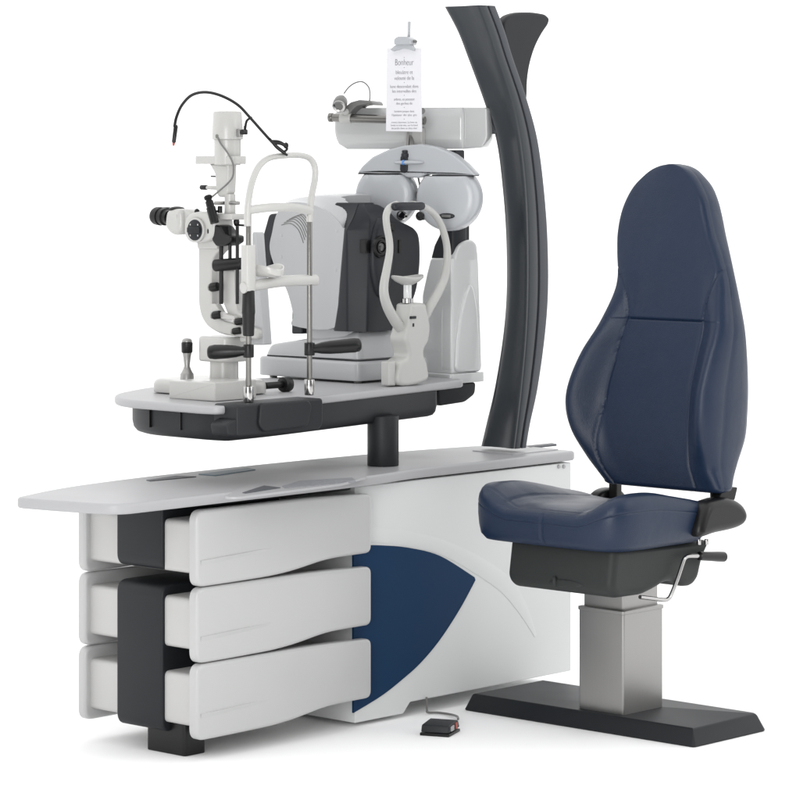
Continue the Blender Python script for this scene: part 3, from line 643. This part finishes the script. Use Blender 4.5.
# hanging bracket between housing and discs
b = B(); cyl(b, P3(407.5, 120, .03), P3(406.5, 156, .0), .006, .001, 16); cyl(b, P3(411, 136, .04), P3(411, 152, .01), .010, .002, 18); link('hanger_rod', b, 'alu', ph)
b = B()
prism(b, rc([q2(u, v, .03) for u, v in [(411, 128), (422, 128), (422, 150), (411, 150)]], .004), PP, .03, .06, .003); link('hanger_block', b, 'arm', ph)
b = B(); lathe(b, P3(405, 154, -.05), (0, 0, 1), [(-.014, .009), (-.008, .012), (0, .012), (.003, .009), (.010, .010), (.012, .006)], 20); link('rotation_knob', b, 'slate', ph)
# top cover
cov = [(357, 173), (362, 166), (372, 157), (388, 149.5), (404, 145.5), (420, 144), (436, 147), (452, 154), (464, 163.5), (473, 173), (474.5, 175.4), (450, 174.8), (426, 174.3), (419, 178), (407, 177.6), (400, 173.4), (380, 173)]
b = B(); prism(b, rc([q2(u, v, -.05) for u, v in cov], .006, 4), PP, -.05, .005, .006, 4); link('top_cover', b, 'pho', ph)
for gap in ([(358, 173), (398, 173.4), (398, 174.5), (358, 174.2)], [(432, 174.6), (474, 175.2), (474, 176.2), (432, 175.8)]):
    b = B(); prism(b, [q2(u, v, -.045) for u, v in gap], PP, -.046, .0, .0003); link('cover_gap', b, 'tray', ph)
b = B(); p = P3(409, 162.5, -.052); ell(b, p, .050, .014, .0075, 30, 12, e1, e2); band = link('level_band', b, 'pho', ph)
b = B(); p = P3(403.5, 162.5, -.060); ell(b, p, .0065, .007, .0085, 18, 10, e1, e2); link('blue_jewel', b, 'bluedot', band)
b = B(); prism(b, rc([q2(u, v, -.05) for u, v in [(401, 156), (408, 156), (408, 171), (404.5, 173.5), (400.5, 171)]], .006), PP, -.057, -.03, .003); link('centre_slide', b, 'slate', ph)
for cu, cv, r, side_ in ((385, 196, .0970, -1), (447.8, 198, .1015, 1)):
    a0, z0 = q2(cu, cv, -.03); zc_ = q2(cu, 174.2 if side_ < 0 else 175.6)[1]
    b = B(); rg = []
    for t, k in [(.020, .9), (.018, .96), (.008, 1), (-.024, 1), (-.034, .99), (-.042, .965), (-.047, .93), (-.050, .88), (-.053, .7), (-.055, .4), (-.056, .1)]:
        ring_ = []
        for i in range(64):
            a = 2*math.pi*i/64; zz = z0+r*k*math.sin(a); zz = min(zz, zc_-(1-k)*.02)
            ring_.append(PP(a0+r*k*math.cos(a)*1.0, zz, t))
        rg.append(ring_)
    loft(b, rg); disc = link('lens_disc', b, 'pho', ph)
    pu, pv = (401.5, 215) if side_ < 0 else (420.5, 216)
    b = B(); lathe(b, P3(pu, pv, -.049), -e2, [(-.012, .015), (.004, .0145), (.006, .012), (.002, .010)], 24); link('sight_hole', b, 'lens', disc)
    if side_ > 0:
        b = B(); p = P3(446.5, 216, -.055); ell(b, p, .027, .0050, .0090, 28, 10, e1, e2); bdg = link('badge', b, 'slate', disc)
        b = B(); p = P3(445.5, 216, -.0605); prism(b, rc([q2(u, v, -.0605) for u, v in [(441.5, 214.6), (450.5, 214.9), (450.5, 217.6), (441.5, 217.3)]], .002), PP, -.0615, -.056, .0005); link('badge_plate', b, 'grey', bdg)
b = B(); tube(b, cr([P3(*t, .02) for t in [(418, 176), (420, 186), (422.5, 193)]], 4, False), .003, 8); ell(b, P3(418, 195, .0), .012, .012, .012, 16, 10, e1, e2); link('bridge_adjuster', b, 'grey', ph)

# ================================================================== reading card
OC = -.075
rcd = thing('reading_card', 'white reading card with lines of grey print, clipped in front of the white arm', 'reading card', tuple(P3(404, 92, OC)))
cardp = [q2(u, v, OC) for u, v in [(386.8, 48), (421.2, 48), (422, 131.8), (386, 131)]]
b = B(); prism(b, cardp, PP, OC, OC+.0016, 0); card = link('card', b, 'paper', rcd)
def text(body, u, v, size, w=None):
    cu = bpy.data.curves.new('t', 'FONT'); cu.body = body; cu.size = size; cu.align_x = 'CENTER'; cu.align_y = 'CENTER'; cu.extrude = .0002; cu.offset = -.0006*size/.03
    to = bpy.data.objects.new('t', cu); COL.objects.link(to); bpy.context.view_layer.update()
    me = bpy.data.meshes.new_from_object(to.evaluated_get(bpy.context.evaluated_depsgraph_get()))
    bpy.data.objects.remove(to)
    xs = [q.co.x for q in me.vertices]; k = (w/(max(xs)-min(xs))) if w else 1
    p = P3(u, v, OC-.0006)
    for q in me.vertices: q.co = (Vector((p.x, p.y, p.z))+e1*q.co.x*k+Vector((0, 0, 1))*q.co.y-e2*q.co.z)
    return me
for body, v, size, w in [('Bonheur', 62.5, .0285, 20), ('bleuâtre et', 72.3, .0175, 18.5), ('velouté de la', 78.2, .0175, 21.5), ('lune descendait dans', 86.5, .0140, 30.5), ('les intervalles des', 91.2, .0140, 26), ('arbres, et poussait', 99.3, .0115, 22.5), ('des gerbes de', 103.4, .0115, 17.5), ('lumière jusque dans', 111.3, .0095, 21.5), ("l'épaisseur  des  plus  gris", 115, .0095, 27), ('troncs énormes. La lune se', 122.3, .0080, 28), ('levait et très vite, sur le fond', 125.3, .0080, 29), ('de jardin dans un bleu clair', 128.3, .0080, 28)]:
    b = B(); me = text(body, 404.2, v, size, w*dep/F*.98); b.from_mesh(me); link('print_line', b, 'ink', card)

for v in (57.5, 67.5, 82.5, 95.3, 107.4, 119):
    b = B(); cyl(b, P3(404.2, v, OC+.0005), P3(404.2, v, OC-.0006), .0011, .0001, 8); link('print_dot', b, 'ink', card)
b = B(); prism(b, rc([q2(u, v, OC) for u, v in [(396, 39), (400, 36.5), (409, 36.5), (413.5, 39.5), (413.5, 45), (396, 45)]], .006), PP, OC-.020, OC+.03, .004); clip = link('clip', b, 'pho', rcd)
b = B(); prism(b, rc([q2(u, v, OC) for u, v in [(391.5, 49.5), (396, 45.5), (399, 44.5), (412, 44.5), (416, 49), (415, 51.5), (410.5, 49.5), (403.5, 48.8), (398, 50.5), (394, 51.5)]], .004), PP, OC-.012, OC+.010, .002); link('clip_jaw', b, 'pho', clip)
b = B(); cyl(b, P3(408.8, 37, OC+.012), P3(409.3, 21.3, OC+.012), .0048, .002, 14); cyl(b, P3(407.5, 52, OC+.012), P3(407.5, 128, OC+.012), .005, .001, 14); link('clip_rod', b, 'pho', clip)
b = B(); cyl(b, P3(413, 41.2, OC), P3(416.8, 41.6, OC), .0045, .001, 12); kn = link('clip_screw', b, 'grey', clip)
b = B(); q = P3(407.5, 126, OC+.03); cyl(b, q, q+e2*.095, .006, .001, 14); cyl(b, P3(422, 111, OC+.01), P3(422, 111, OC+.05), .010, .001, 16); link('rod_holder', b, 'grey', clip)

# ================================================================== chair
ch = thing('examination_chair', 'high backed dark blue leather chair on a brushed steel column and black base plate', 'chair', (.60, -.50, 0))
b = B()
bp0 = rc([(.43, -.045, .02), (.43, -.885, .02), (.455, -.905, .02), (.72, -.905, .02), (.795, -.83, .04), (.795, -.10, .04), (.76, -.045, .04)], .02, 5)
bp0 = rc([(.415, -.048), (.415, -.898), (.75, -.898), (.775, -.865), (.775, -.048)], .012, 4)
rg = []
for d_, z in [(.003, 0), (0, .004), (.022, .044), (.026, .0475), (.031, .049)]:
    rg.append([(x, y, z) for x, y in inset(bp0, d_)])
loft(b, rg); link('base_plate', b, 'char', ch)
# lift column
cx0, cx1, cy0, cy1 = .462, .645, -.612, -.447
z1 = yp(629, 610, cy0)[1]; z2 = yp(629, 590, cy0)[1]
b = B(); box(b, cx0, cx1, cy0, cy1, .045, z1, .003, .008); link('lift_column', b, 'alu', ch)
b = B(); box(b, cx0-.003, cx1+.003, cy0-.003, cy1+.003, z1-.012, z1-.001, .002, .010); link('column_collar', b, 'alu', ch)
b = B(); box(b, cx0+.011, cx1-.011, cy0+.010, cy1-.010, z1-.01, z2+.06, .002, .006); link('inner_column', b, 'alu', ch)
# shell under the seat
SYc = -.555
pf = [yp(u, v, -.775) for u, v in [(615, 548), (712, 540), (704, 560), (700, 579), (694, 586.5), (684, 587), (676, 581), (668, 582), (657, 589), (645, 595), (617, 599), (611, 590)]]
b = B(); prism(b, rc(pf, .02, 5), XZ, -.775, -.395, .022, 5); shell_ = link('seat_shell', b, 'shell', ch)
fx = min(p[0] for p in pf)
b = B(); zc1 = xp(556, 584, fx)[1]
ell(b, (fx+.004, xp(565, 584, fx)[0], zc1+.004), .008, .060, .012, 24, 10); ltc = link('latch_recess', b, 'shell', shell_)
b = B(); ell(b, (fx+.0, xp(555, 582, fx)[0], zc1+.006), .010, .008, .016, 16, 8)
link('shell_latch', b, 'shell', shell_)
# cushion
x0, x1, y0, y1 = .165, .635, -.825, -.272
xc, yc, hx, hy = (x0+x1)/2, (y0+y1)/2, (x1-x0)/2, (y1-y0)/2
zbot = xp(550, 549, x0)[1]
def outl(a, n=6.0):
    ca, sa = math.cos(a), math.sin(a); k = (abs(ca)**n+abs(sa)**n)**(-1/n); return ca*k, sa*k
def ztop(x, y):
    X_, Y_ = (x-xc)/hx, (y-yc)/hy
    side_ = max(0, (abs(Y_)-.38)/.5); side_ = min(1, side_); side_ = side_*side_*(3-2*side_)
    rear = min(1, max(0, (X_+.35)/1.15)); rear = rear*rear*(3-2*rear)
    z = .650+(.054-.034*rear)*side_-.020*(max(0, -X_-.45)/.55)**2-.006*X_
    z -= .012*max(0, X_-.4)
    # seam lines
    z -= .0025*math.exp(-((abs(Y_)-.56)/.012)**2)*(1 if abs(X_) < .98 else 0)
    z -= .0022*math.exp(-((X_+.80)/.012)**2)
    return z
ysm = xp(541, 525, .165)[0]
b = B(); rg = []; NA = 360
def cring(k, f):
    out = []
    for i in range(NA):
        a = 2*math.pi*i/NA; ox, oy = outl(a); x, y = xc+hx*ox*k, yc+hy*oy*k
        if k > .96 and ox < -.8: x += .0030*math.exp(-((y-ysm)/.0035)**2)
        out.append((x, y, f(x, y, ox, oy)))
    return out
rg.append(cring(.80, lambda x, y, o, p: zbot))
rg.append(cring(.93, lambda x, y, o, p: zbot+.004))
rg.append(cring(.975, lambda x, y, o, p: zbot+.02))
for f, k in ((.30, .992), (.5, 1.0), (.66, 1.0), (.685, .9985), (.70, .993), (.715, .9985), (.74, .999), (.84, .99), (.93, .97), (.975, .95)):
    rg.append(cring(k, lambda x, y, o, p, f=f: zbot+(ztop(xc+(x-xc)*.9, yc+(y-yc)*.9)-zbot)*f))
for i in range(1, 46):
    k = .925*(1-i/46)+.002; e = max(0, (k-.80)/.125)
    rg.append(cring(k, lambda x, y, o, p, e=e: ztop(x, y)-.006*e*e))
loft(b, rg); link('seat_cushion', b, 'leather', ch, 60)
# backrest
XB = .60
def L_(v):   # world measures of the outline by pixel row
    return None
rows = [(490, 603, 720, 18, .0), (478, 594, 715.5, 25, .01), (465, 585, 712, 32.5, .02), (442, 572.5, 709.5, 39.5, .045), (417, 567, 709.5, 39, .06), (392, 570, 711, 37.5, .062), (360, 582, 717.5, 30, .052), (330, 599, 724, 22, .035), (300, 612.5, 724, 18.5, .018), (280, 617, 723, 16.5, .008), (255, 616.5, 717, 19, .002), (235, 617, 710.5, 22, .0), (215, 620.5, 706, 22.5, .0), (200, 626, 703, 21, .0), (187, 633.5, 697.5, 20.5, .0), (177, 643, 692, 17, 0), (170, 652, 686, 15, 0), (166, 661, 680, 12, 0), (164.3, 669, 675, 8, 0)]
bk = []
def lean(v): return XB+(490-v)/325*.045
for v, uL, uR, du, pb in rows:
    xf = lean(v); yl, zl = xp(uL, v, xf-pb*.55+.012); yr, zr = xp(uR, v, xf-pb*.9)
    d_ = D0+s*xf+c*yr; t = du/(c*F/d_)-pb*.02
    bk.append((zr, (yl+yr)/2, (yl-yr)/2, max(t, .03), pb, xf))
dense = cr([(*q[:3],) for q in bk], 6, False); dense2 = cr([(*q[3:],) for q in bk], 6, False)
zs1 = bk[7][0]+.02    # cross seam height
zbk = bk[0][0]; zsA = bk[9][0]; zsB = bk[7][0]
def bring(z, ym, w, t, pb, xf):
    out = []
    N1 = 90
    sv = .60*w if z < zs1 else .60*w+(w*.98-.60*w)*min(1, ((z-zs1)/max(1e-6, (zsA+.03-zs1)))**1.6)
    for i in range(N1+1):
        Y_ = 1-2*i/N1; a = abs(Y_)                     # from +Y to -Y across the front
        k = min(1, max(0, (a-.52)/.36)); k = k*k*(3-2*k)
        x = xf-pb*k
        # rounded edge
        e = max(0, (a-.86)/.14); x += (pb*.75+.022)*(1-math.sqrt(max(0, 1-e*e)))*(1 if a > .86 else 0)
        x -= .006*(1-a*a)*(1 if z > zs1 else .3)       # pillow
        # seams
        yy = a*w
        sv2 = sv
        if Y_ > 0 and z < zs1:
            fa = max(0, min(1, (z-zbk)/.26)); fa = fa*fa*(3-2*fa); fb = max(0, min(1, (z-zs1+.16)/.16)); fb = fb*fb*(3-2*fb)
            sv2 = w*(.53+.27*(1-fa)+.07*fb)
        sv_ = sv2
        if z < zsA+.028: x += .0050*math.exp(-((yy-sv_)/.0032)**2)
        if yy < sv_: x += .0045*math.exp(-((z-zs1)/.0030)**2)
        out.append((x, ym+Y_*w, z))
    # side and back
    xe = xf-pb+(pb*.75+.022)
    def bx(f): return xe+(xf+t-pb*0-xe)*f
    seam = .003*math.exp(-((z-zsA-.045)/.003)**2)
    for f, g in ((.06, .990), (.12, 1.0), (.3, 1.004-seam), (.55, 1.0-seam), (.75, .985), (.88, .955), (.96, .9), (1, .8), (1.0, .5), (1.0, .2)):
        out.append((bx(f), ym-w*g, z))
    for f, g in ((1.0, .2), (1.0, .5), (1, .8), (.96, .9), (.88, .955), (.75, .985), (.55, 1.0-seam), (.3, 1.004-seam), (.12, 1.0), (.06, .990)):
        out.append((bx(f), ym+w*g, z))
    return out
rg = []
prm = [(*a, *q) for a, q in zip(dense, dense2)]
# add rows near the cross seam
extra = []
for i in range(len(prm)-1):
    extra.append(prm[i])
    n_ = 6 if abs(prm[i][0]-zs1) < .02 or abs(prm[i][0]-zsA-.04) < .03 else 2
    for k in range(1, n_): extra.append(tuple(prm[i][j]+(prm[i+1][j]-prm[i][j])*k/n_ for j in range(6)))
extra.append(prm[-1])
z_, ym, w, t, pb, xf = extra[0]
rg.append([(xf+.02+(x-xf-.02)*.7, ym+(y-ym)*.93, z_-.012) for x, y, z in bring(*extra[0])])
rg.append([(xf+.02+(x-xf-.02)*.93, ym+(y-ym)*.985, z_-.007) for x, y, z in bring(*extra[0])])
for q in extra: rg.append(bring(*q))
z_, ym, w, t, pb, xf = extra[-1]
rg.append([(xf+t/2+(x-xf-t/2)*.6, ym+(y-ym)*.6, z_+.0015) for x, y, z in bring(*extra[-1])])
b = B(); loft(b, rg); link('backrest', b, 'leather', ch, 60)
# recliner hinges and lever
b = B(); rp = [yp(u, v, -.850) for u, v in [(700, 536), (707, 507), (717, 500), (730, 498), (742, 503), (748, 512), (747, 522), (739, 528), (718, 533)]]
prism(b, cr(rp, 5), XZ, -.855, -.785, .022, 5); hinge = link('recliner_hinge', b, 'black', ch)
b = B(); prism(b, rc([yp(u, v, -.818) for u, v in [(716, 503), (722, 488), (737, 487), (734, 500), (722, 508), (700, 530), (694, 530)]], .006), XZ, -.822, -.79, .004); link('hinge_arm', b, 'blk2', hinge)
for u in (699, 706.5):
    b = B(); q = yp(u, 543, -.80); cyl(b, (q[0], -.80, q[1]-.005), (q[0], -.80, q[1]+.012), .006, .001, 10); link('hinge_bolt', b, 'chrome', hinge)
b = B(); prism(b, cr([yp(u, v, -.34) for u, v in [(588, 500), (594, 491), (604, 487), (613, 489), (618, 496), (612, 503), (596, 506)]], 5), XZ, -.375, -.33, .012, 4); link('recliner_hinge', b, 'black', ch)
for u in (612, 702):
    b = B(); q = yp(u, 496, -.36 if u < 650 else -.79); box(b, .69, .715, (-.405 if u < 650 else -.775), (-.375 if u < 650 else -.745), .60, .74, .003); link('back_bracket', b, 'blk2', ch)
b = B(); LY = -.80
pth = [(*(lambda q: (q[0], LY, q[1]))(yp(u, v, LY)),) for u, v in [(640, 597), (652, 598.5), (664, 600), (668, 599), (671, 595), (677, 580), (683, 562), (685, 558), (689, 556), (702, 556)]]
tube(b, cr(pth, 4, False), .0058, 12); lev = link('lever', b, 'chrome', ch)
b = B(); p = yp(699, 556, LY); q = yp(724.5, 556.8, LY); lathe(b, (p[0], LY, p[1]), (q[0]-p[0], 0, q[1]-p[1]), [(0, .008), (.003, .0125), (.06, .0135), (.09, .0145), (q[0]-p[0]-.004, .0145), (q[0]-p[0], .011)], 20); link('lever_grip', b, 'black', lev)

# ================================================================== foot pedal
pd = thing('foot_pedal', 'small black foot pedal with a cable, on the floor beside the chair base', 'foot pedal', (.09, -.23, 0))
p0, p1, p2 = [gp(*t, 0) for t in [(419.5, 735.5), (449, 737.5), (461.5, 731)]]
vx, vy = Vector(p1)-Vector(p0), Vector(p2)-Vector(p1)
ux, uy = vx.normalized(), Vector((-vx.normalized().y, vx.normalized().x))
Lx, Ly = vx.length, .10
O_ = Vector(p0)
def fp_(x, y, z): q = O_+ux*x+uy*y; return (q.x, q.y, z)
b = B(); prism(b, rc([(0, 0), (Lx, 0), (Lx, Ly), (0, Ly)], .004), fp_, 0, .008, .002); link('pedal_base', b, 'black', pd)
b = B(); prism(b, rc([(0, .010), (.006, .030, .006), (Ly*.85, .036, .008), (Ly, .012)], .004), lambda y, z, t: fp_(t, y, z), .004, Lx-.002, .003); link('pedal_treadle', b, 'tray', pd)
b = B(); prism(b, rc([(.02, .013), (.02, .026), (.045, .028), (.045, .013)], .002), lambda y, z, t: fp_(t, y, z), Lx-.006, Lx+.0008, .0004); link('pedal_label', b, 'desk', pd)
b = B(); prism(b, rc([(.060, .013), (.060, .030), (.075, .031), (.075, .013)], .002), lambda y, z, t: fp_(t, y, z), Lx-.006, Lx+.0008, .0004); link('pedal_marker', b, 'red', pd)
pts = [(*gp(458, 722, .012), .02), (*gp(457, 718.5, .006), .012), (*gp(450, 715, .004), .006), (*gp(438, 713, .004), .005), (*gp(428, 713, .004), .006)]
e_ = pts[-1]; pts += [(e_[0], e_[1]+.004, .014), (e_[0], e_[1]+.006, .05)]
b = B(); tube(b, cr(pts, 6, False), .0035, 8); link('pedal_cable', b, 'grey', pd)
